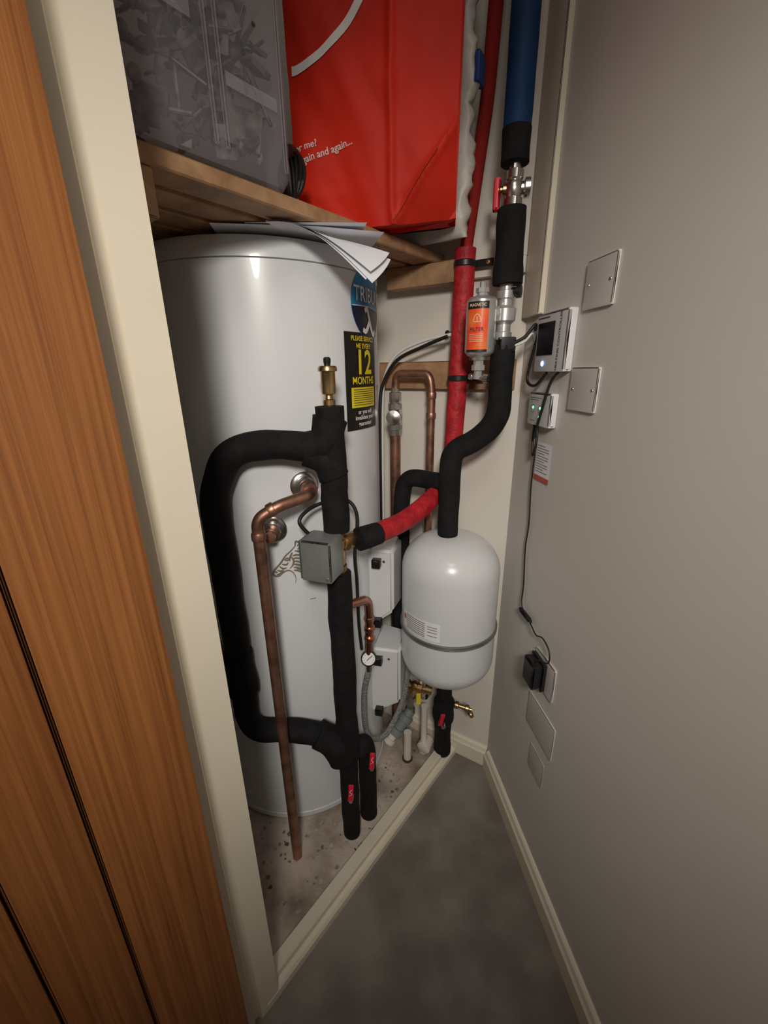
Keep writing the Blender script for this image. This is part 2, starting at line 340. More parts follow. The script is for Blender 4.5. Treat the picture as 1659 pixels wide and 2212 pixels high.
for p in (V((-.083,.676,.20)),V((-.036,.726,.235))):
    v=thing('valve_lever',p-Z*.02,'red plastic lever of a ball valve on black lagged pipe','valve lever','ball valve levers')
    lathe('spindle',p+V((0,.006,-.018)),(0,-1,0),[(0,0),(.006,0),(.006,.012),(.004,.013),(.004,.018),(0,.018)],'chrome',v,seg=12)
    box('handle',lambda x,y,z,p=p:p+V((x+z*.08,y,z)),(-.006,.006),(-.012,-.006),(-.016,.030),'redp',v,bev=.002)
    ribbons('raised_mark',[[(-.003,.002),(.003,.008),(-.002,.014),(.003,.022)]],.0012,lambda x,y,p=p:p+V((x+y*.08,-.0124,y)),'white',v)
# ---------------------------------------------------------------- air vent
av=thing('air_vent',(-.088,.70,1.045),'brass automatic air vent on top of the black lagged pipe','air vent')
lathe('body',(-.088,.70,1.038),Z,[(0,0),(.007,0),(.007,.008),(.0105,.009),(.0105,.017),(.007,.019),(.006,.024),(.0115,.027),(.012,.03),(.012,.060),(.0125,.061),(.0155,.062),(.0155,.067),(.0135,.070),(0,.070)],'brass',av)
lathe('cap',(-.088,.70,1.108),Z,[(0,0),(.005,0),(.0055,.004),(.006,.005),(.006,.011),(.004,.013),(0,.013)],'blackp',av,seg=14)
# ---------------------------------------------------------------- three port valve
tv=thing('motorised_valve',(-.087,.70,.735),'brass three-port motorised valve with grey steel actuator box','valve')
lathe('valve_body',(-.087,.70,.728),Z,[(0,0),(.013,0),(.013,.014),(.016,.016),(.016,.028),(.0135,.03),(.015,.04),(.015,.058),(.0135,.062),(.016,.066),(.016,.08),(.013,.082),(.013,.1),(0,.1)],'brass',tv,seg=12,autos=30)
dd=V((.62,.78,0.02)).normalized()
lathe('side_port',V((-.087,.70,.795)),dd,[(0,0),(.012,0),(.012,.018),(.0175,.020),(.0175,.034),(.013,.036),(.013,.055),(0,.055)],'brass',tv,seg=12)
ax=V((.95,-.31,0)); ay=V((-.31,-.95,0))
def AC(x,y,z): return V((-.090,.676,.789))+ax*x+ay*y+Z*z
act=box('actuator_box',AC,(-.045,.012),(-.012,.042),(-.038,.038),'steel',tv,bev=.003); WL[act.name]=V(act.location)
box('side_cover',AC,(-.0485,-.0452),(-.010,.040),(-.036,.036),'darksteel',act,bev=.001)
lathe('screw',AC(.004,.042,-.030),ay,[(0,0),(.0025,0),(.0025,.0012),(0,.0016)],'chrome',act,seg=10)
cable('cable',[AC(-.045,.0,.03),V((-.150,.685,.85)),V((-.125,.715,.868)),V((-.075,.745,.870)),V((-.052,.745,.838)),V((-.058,.735,.76)),V((-.056,.735,.70)),V((-.056,.745,.60)),V((-.053,.76,.52))],.0035,'rubber',tv)
# ---------------------------------------------------------------- red flow pipe
rp=thing('red_insulated_pipe',(.163,.935,.95),'red foam-lagged pipe running down the wall beside the shelf','insulated pipe')
tube('foam_sleeve',[(.168,.938,1.325),(.165,.938,1.12),(.160,.938,.93),(.156,.935,.865),(.105,.872,.826),(.045,.805,.803),(-.015,.750,.797)],.0205,'redfoam',rp,fil=.05,jit=.06)
tube('upper_pipe',[(.168,.938,1.32),(.192,.925,1.55),(.200,.915,1.78),(.200,.915,2.34)],.0125,'redpaint',rp,fil=.03)
tube('black_sleeve',[(-.012,.752,.797),(-.03,.738,.797),(-.050,.724,.797)],.0225,'foam',rp,fil=.02,jit=.12)
for z,q in ((1.298,V((.168,.938))),(1.082,V((.164,.938)))):
    c=thing('pipe_clip',BB(.13,.0,z),'black steel clip holding the red pipe to the wall','pipe clip','pipe clips')
    ring('band',(q.x,q.y,z),Z,.0225,.012,'blackp',c)
    box('arm',lambda x,y,zz,q=q,z=z:V((q.x,q.y,z))+V((.848,-.5299,0))*x+V((-.53,-.848,0))*y+Z*zz,(.018,.055),(-.012,-.008),(-.007,.007),'blackp',c,bev=.001)
    lathe('screw',V((q.x,q.y,z))+V((.848,-.5299,0))*.045+V((-.53,-.848,0))*(-.008),V((-.53,-.848,0)),[(0,0),(.004,0),(.004,.003),(0,.004)],'brass',c,seg=10)
# ---------------------------------------------------------------- cold riser
RX,RY=.2285,.843
rs=thing('cold_water_riser',(RX,RY,1.13),'lagged cold water riser pipe with blue and black foam','insulated pipe')
tube('blue_sleeve',[(RX-.002,RY,2.34),(RX-.002,RY,1.8),(RX-.002,RY,1.462)],.0225,'bluefoam',rs,fil=0,jit=.05)
tube('black_sleeve',[(RX-.002,RY,1.472),(RX-.002,RY,1.425)],.0238,'foam',rs,fil=0,jit=.08)
tube('black_sleeve',[(RX-.001,RY,1.362),(RX,RY,1.30),(RX+.001,RY,1.245)],lambda t:.0250 if t<.75 else .0265,'foam',rs,fil=0,jit=.12)
tube('black_sleeve',[(.2305,.842,1.142),(.231,.842,1.00),(.190,.862,.955),(.146,.870,.938),(.140,.848,.88),(.141,.848,.752)],.0230,'foam',rs,fil=.045,jit=.10)
tube('branch_sleeve',[(.141,.860,.868),(.105,.915,.862),(.052,.950,.862),(.043,.958,.80),(.043,.962,.60),(.040,.968,.30)],.020,'foam',rs,fil=.03,jit=.10)
lv=thing('ball_valve',(RX,RY,1.362),'brass isolating valve with a red handle on the riser','valve')
lathe('valve_body',(RX,RY,1.355),Z,[(0,0),(.011,0),(.011,.006),(.0155,.008),(.0155,.020),(.012,.022),(.0155,.030),(.0155,.040),(.012,.046),(.0145,.048),(.0145,.060),(.010,.062),(.010,.075),(0,.075)],'chrome',lv,seg=12,autos=30)
lathe('side_plug',(RX,RY,1.39),(.97,-.2,0),[(0,0),(.010,0),(.010,.016),(.015,.018),(.015,.026),(.0,.028)],'chrome',lv,seg=16)
lathe('spindle',(RX,RY,1.39),(-.97,.2,0),[(0,0),(.008,0),(.008,.018),(.005,.019),(.005,.028),(0,.028)],'brass',lv,seg=12)
box('handle',lambda x,y,z:V((RX,RY,1.385))+V((-.97,.2,0))*x+V((.2,.97,0))*y+Z*z,(.022,.034),(-.009,.009),(-.026,.022),'redp',lv,bev=.004,L=('red valve handle',))
# ---------------------------------------------------------------- magnetic filter
mg=thing('magnetic_filter',(.186,.832,1.12),'bright silver magnetic water filter with an orange label','water filter')
FX,FY=.184,.835
lathe('filter_body',(FX,FY,1.118),Z,[(0,-.002),(.012,-.002),(.014,.003),(.022,.006),(.0270,.012),(.0275,.018),(.0275,.094),(.0270,.100),(.022,.105),(.014,.107),(.012,.108),(0,.108)],'silverp',mg,seg=32)
lathe('cap',(FX,FY,1.226),Z,[(0,0),(.010,0),(.010,.004),(.0125,.005),(.0125,.012),(.006,.013),(.006,.022),(.004,.024),(0,.024)],'silverp',mg,seg=8,autos=25)
lathe('drain_valve',(FX,FY,1.116),-Z,[(0,0),(.010,0),(.010,.008),(.013,.009),(.013,.018),(.008,.020),(.008,.034),(0,.034)],'silverp',mg,seg=8,autos=25)
lathe('drain_spout',(FX,FY,1.085),V((.8,-.6,-.1)),[(0,-.018),(.006,-.018),(.006,-.012),(.004,-.010),(.005,.01),(.008,.012),(.008,.022),(0,.022)],'chrome',mg,seg=12)
fa=math.radians(-117)
def FM(z0,off=.0006): return lambda x,y: V((FX,FY,z0+y))+V((math.cos(fa+x/.0275),math.sin(fa+x/.0275),0))*(.0275+off)
lb=patch('label',-.020,.020,-.044,.040,FM(1.174),'orange',mg,nx=12,L=('orange and black filter label',)); WL[lb.name]=V(lb.location)
patch('black_band',-.020,.020,.028,.040,FM(1.174,.0009),'blackl',lb,nx=12)
patch('dark_foot',-.020,.020,-.044,-.040,FM(1.174,.0009),'blackl',lb,nx=12)
text('lettering','MAGNETIC',.0070,FM(1.208,.0014),'cream2',lb,xs=.85)
text('lettering','FILTER',.0085,FM(1.168,.0014),'ink',lb)
ribbons('pale_mark',[[(-.007,.008),(-.004,.016),(0,.019),(.004,.016),(.007,.008)],[(0,.006),(0,.010),(0,.015)],[(-.007,.007),(0,.0065),(.007,.007)]],.0012,FM(1.174,.0012),'cream2',lb)
ribbons('small_print',[[(-.014,y),(0,y),(.012,y)] for y in (-.014,-.017,-.020,-.023,-.026)],.0008,FM(1.174,.0012),'cream2',lb)
te=thing('pipe_tee',(RX,RY,1.14),'nickel-plated tee fitting joining the riser to the filter','pipe fitting')
lathe('tee_body',(RX,RY,1.138),Z,[(0,0),(.012,0),(.012,.012),(.016,.014),(.016,.026),(.013,.028),(.013,.040),(.020,.046),(.020,.066),(.013,.072),(.013,.082),(.0165,.084),(.0165,.096),(.012,.098),(.012,.112),(0,.112)],'silverp',te,seg=16,autos=30)
lathe('side_port',(RX,RY,1.196),V((FX-RX,FY-RY,0)),[(0,0),(.014,0),(.014,.022),(.017,.023),(.017,.03),(0,.03)],'silverp',te,seg=16)
lathe('test_point',(RX,RY,1.232),V((.85,-.5,0)),[(0,0),(.008,0),(.008,.018),(.011,.019),(.011,.027),(0,.028)],'blackp',te,seg=12)
box('cable_clamp',lambda x,y,z:V((RX,RY,1.142))+V((x,y,z)),(-.012,.020),(-.024,.004),(-.012,.014),'blackp',te,bev=.004)
cable('probe_cable',[(.244,.822,1.145),(.262,.816,1.155),(.278,.815,1.175),RR(.072,.014,1.168)],.003,'rubber',te)
cable('probe_cable',[(.244,.822,1.140),(.262,.816,1.147),(.274,.815,1.16),RR(.068,.012,1.150)],.0022,'whitec',te)
# ---------------------------------------------------------------- expansion vessel
EV=V((.150,.850,0)); ER=.1105
ev=thing('expansion_vessel',EV+Z*.38,'white round-ended expansion vessel hanging beside the wall','expansion vessel')
prof=[(0,.382)]
for i in range(1,12): 
    a=math.radians(-90+90*i/12); prof.append((ER*math.cos(a)**.7,.450+.068*math.sin(a)))
prof+=[(ER,.450),(ER,.49),(ER,.60),(ER,.672)]
for i in range(1,13):
    a=math.radians(90*i/12); prof.append((ER*max(math.cos(a),0)**.75 if i<12 else 0,.672+.083*math.sin(a)))
lathe('body',EV,Z,prof,'vessel',ev,seg=72,autos=50)
bm=bmesh.new()
for z in (.529,.536): 
    pts=[EV+V((math.cos(a),math.sin(a),0))*(ER+.0012)+Z*z for a in [2*math.pi*i/64 for i in range(65)]]; tube_bm(bm,pts,.0028,8)
finish('clamp_band',bm,'steelband',ev,smooth=True)
lathe('bottom_cap',EV+Z*.385,-Z,[(0,0),(.03,0),(.03,.006),(.02,.008),(0,.008)],'chrome',ev)
def EM(a0,z0,off=.0008):
    a0=math.radians(a0); return lambda x,y: EV+V((math.cos(a0+x/ER),math.sin(a0+x/ER),0))*(ER+off)+Z*(z0+y)
el=patch('rating_label',-.054,.052,-.018,.026,EM(-135,.563),'whitep',ev,L=('white rating label with grey print',)); WL[el.name]=V(el.location)
ribbons('small_print',[[(-.038,y),(-.01,y),(.018,y)] for y in (.021,.016,.011,.006,.001,-.004,-.009,-.013)]+[[(.024,y),(.030,y),(.046,y)] for y in (.016,.010,.003,-.006)],.0018,EM(-135,.563,.0012),'silver',el)
ribbons('red_mark',[[(-.050,.010),(-.048,.010),(-.041,.010)]],.012,EM(-135,.563,.0014),'tag',el)
dv=thing('lagged_drain_pipe',(.163,.93,.03),'black lagged pipe and valve beneath the expansion vessel','insulated pipe')
tube('foam_sleeve',[(.150,.850,.376),(.151,.860,.28),(.158,.905,.16),(.164,.925,.034)],lambda t:.0195 if t<.28 else (.0285 if t<.55 else .0235),'foam',dv,fil=.05,jit=.14)
box('valve_lever',lambda x,y,z:V((.142,.832,.245))+V((x+z*.1,y-z*.3,z)),(-.006,.006),(-.003,.003),(-.028,.022),'redp',dv,bev=.002,L=('red valve lever',))
lathe('lever_nut',(.147,.842,.222),(0,-1,0),[(0,0),(.006,0),(.006,.014),(0,.015)],'chrome',dv,seg=10)
dc=thing('drain_cock',(.19,.865,.27),'brass drain cock projecting from the black lagged valve','drain tap')
lathe('barrel',(.165,.872,.262),V((.93,-.35,-.08)),[(0,0),(.007,0),(.007,.018),(.010,.019),(.010,.027),(.006,.029),(.006,.044),(.010,.046),(.010,.054),(.005,.056),(.005,.062),(0,.062)],'brass',dc,seg=12)
lathe('outlet',(.216,.853,.256),V((.35,-.2,-.9)),[(0,0),(.005,0),(.005,.008),(.0075,.012),(.006,.022),(0,.022)],'brass',dc,seg=12)
# ---------------------------------------------------------------- immersion covers
for z0,z1,dep in ((.512,.718,.056),(.245,.452,.072)):
    a=-14; d=tdir(a); t=V((-d.y,d.x,0))
    ic=thing('terminal_cover',TC+d*TR+Z*z0,'white plastic electrical terminal cover on the cylinder side','electrical cover','terminal covers')
    bm=bmesh.new(); B0=TC+d*(TR-.006)
    def pp(x,y,z): return B0+t*x+d*y+Z*z
    ve=[bm.verts.new(pp(x,y,z)) for x,y,z in [(-.058,0,z0),(.055,0,z0),(.055,0,z1),(-.058,0,z1),(-.050,dep,z0+.045),(.047,dep,z0+.022),(.047,dep,z1-.006),(-.050,dep,z1-.004)]]
    for f in ((0,1,2,3),(4,5,6,7),(0,1,5,4),(1,2,6,5),(2,3,7,6),(3,0,4,7)): bm.faces.new([ve[i] for i in f])
    bmesh.ops.bevel(bm,geom=bm.edges[:],offset=.007,segments=3,affect='EDGES')
    finish('cover',bm,'plastic',ic,smooth=True,autos=60)
    lathe('screw',pp(-.046,dep*.6,z1-.03),-t,[(0,0),(.004,0),(.004,.007),(0,.008)],'chrome',ic,seg=12)
    for zz in (z0+.02,z1-.03): box('cable_gland',lambda x,y,z,zz=zz:pp(-.066+x,.02+y,zz+z),(-.006,.012),(-.01,.010),(-.010,.010),'blackp',ic,bev=.002)
# ---------------------------------------------------------------- gauge and hose
cb=thing('copper_elbow_pipe',(-.035,.77,.53),'short bright copper elbow pipe between lagged pipe and gauge','copper pipe')
tube('pipe',[(-.072,.712,.662),(-.036,.750,.652),(-.034,.758,.60),(-.037,.762,.515)],.0095,'newcopper',cb,fil=.016)
for z in (.60,.575,.55): ring('press_collar',(-.0345,.7585,z),Z,.0118,.010,'newcopper',cb)
gg=thing('pressure_gauge',(-.038,.765,.48),'small round pressure gauge with white dial','pressure gauge')
gd=V((.05,-.93,.36)).normalized(); gc=V((-.038,.755,.500))
lathe('case',gc,gd,[(0,-.008),(.014,-.008),(.0170,-.004),(.0170,.006),(.0150,.007),(.0146,.0045),(0,.0045)],'blackp',gg)
dl=lathe('dial',gc+gd*.0048,gd,[(0,0),(.0143,0),(.0143,.0004),(0,.0004)],'white',gg); WL[dl.name]=V(dl.location)
gx=V((1,.05,0)).normalized(); gy=gd.cross(gx).normalized()
ribbons('needle',[[(-.004,-.004),(0,0),(.008,.006)]],.0016,lambda x,y:gc+gd*.0058+gx*x+gy*y,'ink',dl)
ribbons('scale_marks',[[(.0115*math.cos(a)*q,.0115*math.sin(a)*q) for q in (.85,1,1.05)] for a in [math.radians(-45+30*i) for i in range(10)]],.0009,lambda x,y:gc+gd*.0056+gx*x+gy*y,'ink',dl)
lathe('valve_stem',gc-gd*.006+Z*.02,-Z,[(0,0),(.008,0),(.008,.02),(.011,.022),(.011,.034),(.007,.036),(.007,.055),(0,.055)],'chrome',gg,seg=12)
hose=mat('braided_steel',(.62,.62,.61),.35,metal=.9,bump=1.,bscale=500,col2=(.3,.3,.3),vscale=350)
cable('braided_hose',[(-.040,.762,.455),(-.050,.765,.40),(-.052,.766,.32),(-.045,.770,.265),(-.022,.785,.235),(.005,.80,.245),(.045,.86,.29),(.060,.90,.36)],.0070,hose,None,seg=12,L=('silver braided flexible filling hose looping below the pressure gauge','hose'))
# ---------------------------------------------------------------- copper on wall with valves
cw=thing('copper_pipework',(.03,1.015,.20),'pair of old copper pipes arched on the closet wall','copper pipe')
tube('pipe',[(.030,1.012,.955),(.030,1.012,.60),(.030,1.014,.034)],.0130,'copper',cw,fil=0)
tube('pipe',[(.031,1.010,1.06),(.033,1.008,1.092),(.104,.966,1.092),(.110,.962,1.06),(.110,.964,.70),(.108,.968,.32)],.0094,'copper',cw,fil=.02)
for z in (1.045,1.0): ring('collar',(.110,.962,z),Z,.0112,.014,'copper',cw)
cv=thing('check_valve',(.03,1.012,.955),'tarnished nickel valve assembly on the copper pipe','valve')
lathe('valve_body',(.030,1.011,.95),Z,[(0,0),(.014,0),(.014,.012),(.018,.014),(.018,.026),(.013,.028),(.018,.038),(.018,.050),(.013,.056),(.017,.062),(.017,.074),(.012,.076),(.015,.082),(.015,.1),(.010,.102),(.010,.112),(0,.112)],'chrome',cv,seg=10,autos=30)
lathe('bonnet',(.030,1.011,.995),V((-.2,-.95,0)),[(0,0),(.013,0),(.013,.02),(.017,.022),(.017,.03),(.008,.032),(0,.034)],'chrome',cv,seg=12)
cable('white_cable',[(-.002,1.043,.60),(-.002,1.043,.85),(-.000,1.040,1.03),(.008,1.034,1.09),(.035,1.018,1.135),(.09,.982,1.160),(.148,.946,1.170)],.0040,'whitec',None,L=('white cable clipped along the wall behind the pipes','cable'))
cable('black_cable',[(-.008,1.032,.60),(-.008,1.032,.85),(-.006,1.030,1.02),(.004,1.026,1.075),(.035,1.008,1.122),(.09,.972,1.148),(.138,.940,1.166)],.004,'rubber',None,L=('black cable curving up the wall beside the white cable','cable'))
lathe('wall_hook',BB(.160,.0,1.175),nB,[(0,0),(.004,0),(.003,.02),(.003,.024),(.006,.026),(0,.028)],'blackp',None,seg=10,L=('small black cable clip fixed on the wall','cable clip'))
box('wooden_batten',BB,(.012,.34),(.0,.020),(1.058,1.118),'pine',None,bev=.0015,L=('bare pine batten screwed across the closet wall','batten'))
box('painted_batten',BB,(.008,.30),(.0,.018),(1.276,1.306),'wallw',None,bev=.0015,L=('white-painted batten under the wooden shelf','batten'))
# ---------------------------------------------------------------- shelf
sh=thing('slatted_shelf',FF(.2,.3,1.26),'slatted pine shelf above the white cylinder','shelf')
bm=bmesh.new(); d=.080; z0,z1=1.310,1.330
def wallS(d):
    p=J+nF*d; return (C-p).dot(-nB)/(dF.dot(-nB))
while d<.62:
    e=d+.048
    a=[FF(-.098,d,0),FF(wallS(d)-.002,d,0),FF(wallS(e)-.002,e,0),FF(-.098,e,0)]
    lo=[bm.verts.new((p.x,p.y,z0)) for p in a]; hi=[bm.verts.new((p.x,p.y,z1)) for p in a]
    bm.faces.new(lo); bm.faces.new(hi)
    for i in range(4): bm.faces.new((lo[i],lo[(i+1)%4],hi[(i+1)%4],hi[i]))
    d+=.064
bmesh.ops.bevel(bm,geom=bm.edges[:],offset=.002,segments=1,affect='EDGES')
finish('slats',bm,'pine',sh)
box('bearer',FF,(.018,.052),(.084,.60),(1.262,1.3095),'pine',sh,bev=.002)
box('bearer',BB,(.128,.30),(.0185,.048),(1.268,1.3095),'pine',sh,bev=.002)
# ---------------------------------------------------------------- papers
pp_=thing('paper_booklet',(-.10,.80,1.306),'curled white instruction papers lying on top of the cylinder','papers')
def sheet(name,quad,fn=None,n=18,par=pp_,m='whitep'):
    bm=bmesh.new(); a,b,c,d=[V(q) for q in quad]; g=[]
    for j in range(n+1):
        row=[]
        for i in range(n+1):
            u,v=i/n,j/n; p=(a*(1-u)+b*u)*(1-v)+(d*(1-u)+c*u)*v
            if fn: p=fn(p,u,v)
            row.append(bm.verts.new(p))
        g.append(row)
    for j in range(n):
        for i in range(n): bm.faces.new((g[j][i],g[j][i+1],g[j+1][i+1],g[j+1][i]))
    return finish(name,bm,m,par,smooth=True)
sheet('sheet',[(-.25,.706,1.3065),(.006,.745,1.3075),(-.04,.94,1.3075),(-.28,.90,1.3065)],lambda p,u,v:p+Z*(-.004*max(0,u-.6)*(1-v)*3))
sheet('sheet',[(-.20,.712,1.3085),(-.02,.722,1.309),(-.06,.93,1.3085),(-.24,.90,1.308)])
for k,(cut,drop) in enumerate(((0,.076),(.010,.070),(.002,.058))):
    def droop(p,u,v,k=k,drop=drop):
        w=max(0,(u-.06)/.94)**1.6*(1-.50*v)
        return p+V((-.028*w*(1-v),-.006*w-.0008*k,-drop*w-.0012*k*(1-v)+.003*math.sin(u*5)*(1-v)))
    sheet('page',[(-.165,.698,1.3065),(.014-cut,.728,1.3075),(.016-cut,.770,1.3085),(-.15,.76,1.3070)],droop)
# ---------------------------------------------------------------- storage box
tb=thing('storage_box',FF(.06,.24,1.3305),'transparent plastic storage box full of dark odds and ends','storage box')
def tubbox(name,fr,x0,x1,y0,y1,z0,z1,m,parent,t=.003):
    bm=bmesh.new()
    def ringv(x0,x1,y0,y1,z):
        r=.014; out=[]
        for cx,cy,a0 in ((x0+r,y0+r,180),(x1-r,y0+r,270),(x1-r,y1-r,0),(x0+r,y1-r,90)):
            for q in range(5):
                a=math.radians(a0+q*22.5); out.append(bm.verts.new(fr(cx+r*math.cos(a),cy+r*math.sin(a),z)))
        return out
    f=.010
    L_=[ringv(x0+f,x1-f,y0+f,y1-f,z0),ringv(x0+.004,x1-.004,y0+.004,y1-.004,z0+.012),ringv(x0+.003,x1-.003,y0+.003,y1-.003,z0+.05),ringv(x0,x1,y0,y1,z1),ringv(x0-.008,x1+.008,y0-.008,y1+.008,z1),ringv(x0-.008,x1+.008,y0-.008,y1+.008,z1+.004),ringv(x0+t,x1-t,y0+t,y1-t,z1+.004)]
    for a,b in zip(L_,L_[1:]):
        n=len(a)
        for i in range(n): bm.faces.new((a[i],a[(i+1)%n],b[(i+1)%n],b[i]))
    bm.faces.new(L_[0])
    return finish(name,bm,m,parent,smooth=True,autos=40)
tubbox('tub',FF,-.088,.238,.062,.33,1.3312,1.78,'tub',tb)
for x in (-.01,.118,.132,.216): box('rib',FF,(x,x+.004),(.0590,.0625),(1.345,1.775),'tape',tb,bev=.0012)
patch('tape_strip',-.085,.105,1.445,1.462,lambda x,y:FF(x,.0605,y),'tape',tb)
patch('tape_strip',.140,.21,1.405,1.418,lambda x,y:FF(x,.0605,y),'tape',tb)
ribbons('embossed_line',[[(-.08,y),(0,y),(.09,y)] for y in (1.449,1.455,1.461)],.0010,lambda x,y:FF(x,.0598,y),'tape',tb)
def clutter(name,n,sd,m,lab,smin,smax):
    random.seed(sd); bm=bmesh.new()
    for i in range(n):
        c=FF(random.uniform(-.07,.215),random.uniform(.10,.22) if i%3==0 else random.uniform(.092,.12),random.uniform(1.355,1.72))
        rr=random.uniform(smin,smax)
        if i%4==0: q=bmesh.ops.create_icosphere(bm,subdivisions=2,radius=rr*.35)['verts']; sc=V((1,random.uniform(.3,1),random.uniform(.5,2.2)))
        elif i%4==1: q=bmesh.ops.create_cone(bm,cap_ends=True,segments=8,radius1=rr*.18,radius2=rr*.10,depth=rr*2.6)['verts']; sc=V((1,1,1))
        else: q=bmesh.ops.create_cube(bm,size=rr)['verts']; sc=V((random.uniform(.6,1.8),random.uniform(.08,.3),random.uniform(.5,1.6)))
        R_=Matrix.Rotation(random.uniform(0,3),3,(random.random(),random.random(),random.random()+.1))
        for v in q: v.co=R_@V((v.co.x*sc.x,v.co.y*sc.y,v.co.z*sc.z))*.75+c
    finish(name,bm,m,None,kind='stuff',L=(lab,'clutter'))
clutter('assorted_clutter',560,4,'clut','dark mixed odds and ends packed inside the plastic box',.012,.034)
# ---------------------------------------------------------------- red bag
bg=thing('shopping_bag',(.0,.84,1.3305),'large red woven shopping bag with white print on the shelf','shopping bag')
G=V((.02,.811,0)); gr=V((.97,-.24,0)).normalized(); gn=V((-.24,-.97,0)).normalized()
def bulge(q,z):
    h=z-1.331
    b=.008*math.sin(min(max((q+.19)/.29,0),1)*math.pi)+.003*math.sin(h*17+q*9)
    b+=.010*noise.noise(V((q*13,h*8,1.7)))+.0028*noise.noise(V((q*30+h*14,h*18,5.)))
    ln=h-(q*1.28)
    if q>0 and ln<0: b+=ln*.45
    if q>0: b-=q*.14
    b+=.005*math.exp(-(q/.006)**2)
    b+=.005*math.exp(-(ln/.007)**2) if q>0 else 0
    b-=max(0,.05-h)*.25
    return b
def botz(q): return (max(0,q)*.17) + (.010 if q<-.05 else 0)*min(1,(-.05-q)/.05 if q<-.05 else 0) 
def BG(q,z,off=0): return G+gr*q+gn*(bulge(q,z)+off)+Z*z
bm=bmesh.new(); rings=[]; nz=70; nq=80
QL=-.165
for j in range(nz+1):
    h=j/nz; z=1.3315+.47*h; ring_=[]
    for i in range(nq+1):
        q=QL+(.10-QL)*i/nq; zz=z+botz(q)*(1-h); ring_.append(bm.verts.new(BG(q*(1+.04*h),zz)))
    for i in range(1,8): 
        t=i/8; p=BG(.10*(1+.04*h),z+.017*(1-h))-gn*.052*t+gr*(-.012*math.sin(t*math.pi)); ring_.append(bm.verts.new(p))
    for i in range(13):
        q=.10-(.10-QL)*i/12; ring_.append(bm.verts.new(G+gr*q*(1+.04*h)-gn*.056+Z*(z+botz(q)*(1-h))))
    for i in range(1,8):
        t=1-i/8; p=BG(QL,z)-gn*.052*t+gr*(.010*math.sin(t*math.pi)); ring_.append(bm.verts.new(p))
    rings.append(ring_)
for a,b in zip(rings,rings[1:]):
    n=len(a)
    for i in range(n): bm.faces.new((a[i],a[(i+1)%n],b[(i+1)%n],b[i]))
bm.faces.new(rings[0])
finish('bag_body',bm,'red',bg,smooth=True,autos=50)
def onbag(q,z): return BG(q,z,.0014)
ribbons('printed_swoosh',[[(-.012,1.720),(-.032,1.650),(-.052,1.610),(-.088,1.573),(-.120,1.555),(-.150,1.548),(-.16,1.548)]],lambda t:.0115,onbag,'white',bg)
text('lettering','er me?',.0140,lambda x,y:onbag(-.123+x*math.cos(.15)-y*math.sin(.15),1.452+y*math.cos(.15)+x*math.sin(.15)),'white',bg,ax='RIGHT')
text('lettering','gain and again...',.0142,lambda x,y:onbag(-.063+x*math.cos(.20)-y*math.sin(.20),1.448+y*math.cos(.20)+x*math.sin(.20)),'white',bg,ax='RIGHT')
ribbons('base_seam',[[(.002,1.336),(.038,1.381),(.074,1.427)]],.0016,onbag,'redd',bg)
fb=thing('plastic_bundle',(.10,.93,1.3305),'soft cream plastic bundle with blue strap behind the red bag','plastic bag')
def CR(x,y,z): return V((.172,.901,0))+dB*x+nB*y+Z*z
bm=bmesh.new(); rings=[]
for j in range(61):
    h=j/60; z=1.3312+.47*h; ring_=[]; sq=min(1,(.25+h*14))*(.82+.12*math.sin(h*13)+.14*noise.noise(V((h*9,2,3))))
    for i in range(32):
        a=2*math.pi*i/32; ca,sa_=math.cos(a),math.sin(a)
        x=.115+.115*math.copysign(abs(ca)**.5,ca); y=.020+.021*sq*math.copysign(abs(sa_)**.6,sa_)
        nz_=.010*noise.noise(V((x*30,y*40,h*20)))+.005*noise.noise(V((x*60,y*80,h*45)))
        ring_.append(bm.verts.new(CR(x*1+nz_+.005*math.sin(h*22),y+nz_*.4,z)))
    rings.append(ring_)
for a,b in zip(rings,rings[1:]):
    for i in range(32): bm.faces.new((a[i],a[(i+1)%32],b[(i+1)%32],b[i]))
bm.faces.new(rings[0]); bm.faces.new(rings[-1])
finish('bundle_body',bm,'tub2',fb,smooth=True,autos=70)
box('blue_strap',CR,(-.010,-.001),(.002,.030),(1.55,1.59),'bluec',fb,bev=.002,L=('blue plastic strap',))
bm=bmesh.new()
for k in range(4):
    c=FF(.272+.005*k,.118+.004*k,1.372+.002*k); R0=.034-.003*k
    pts=[c+dF*(.020*math.cos(a))+nF*(R0*.45*math.cos(a+.6*k))+Z*(R0*math.sin(a)) for a in [2*math.pi*i/28 for i in range(29)]]
    tube_bm(bm,pts,.0036,8)
finish('coiled_cable',bm,'rubber',None,smooth=True,L=('coil of black cable sitting on the shelf beside the red bag','cable'))
# ---------------------------------------------------------------- floor pipework at the back
fp=thing('waste_pipe',(.059,.90,.03),'short off-white plastic pipe stub rising from the closet floor','plastic pipe')
lathe('stub',(.059,.90,.031),Z,[(0,0),(.011,0),(.011,.10),(0,.10)],'pvc',fp,seg=20)
lathe('floor_collar',(.059,.90,.031),Z,[(.0111,0),(.015,0),(.015,.004),(.0111,.005)],'dark',fp,seg=20)
tu=thing('tundish',(.02,.915,.10),'grey plastic tundish fitting with white end cap above the floor','pipe fitting')
td=V((-.62,-.35,-.72)).normalized()
lathe('fitting',(.070,.925,.185),td,[(0,0),(.014,0),(.014,.016),(.020,.018),(.020,.034),(.015,.036),(.015,.06),(.021,.062),(.021,.080),(.013,.082),(0,.082)],'greyp',tu,seg=20)
lathe('white_end',V((.070,.925,.185))+td*.082,td,[(0,0),(.0115,0),(.0115,.012),(.016,.013),(.016,.026),(.012,.030),(0,.030)],'pvc',tu,seg=20)
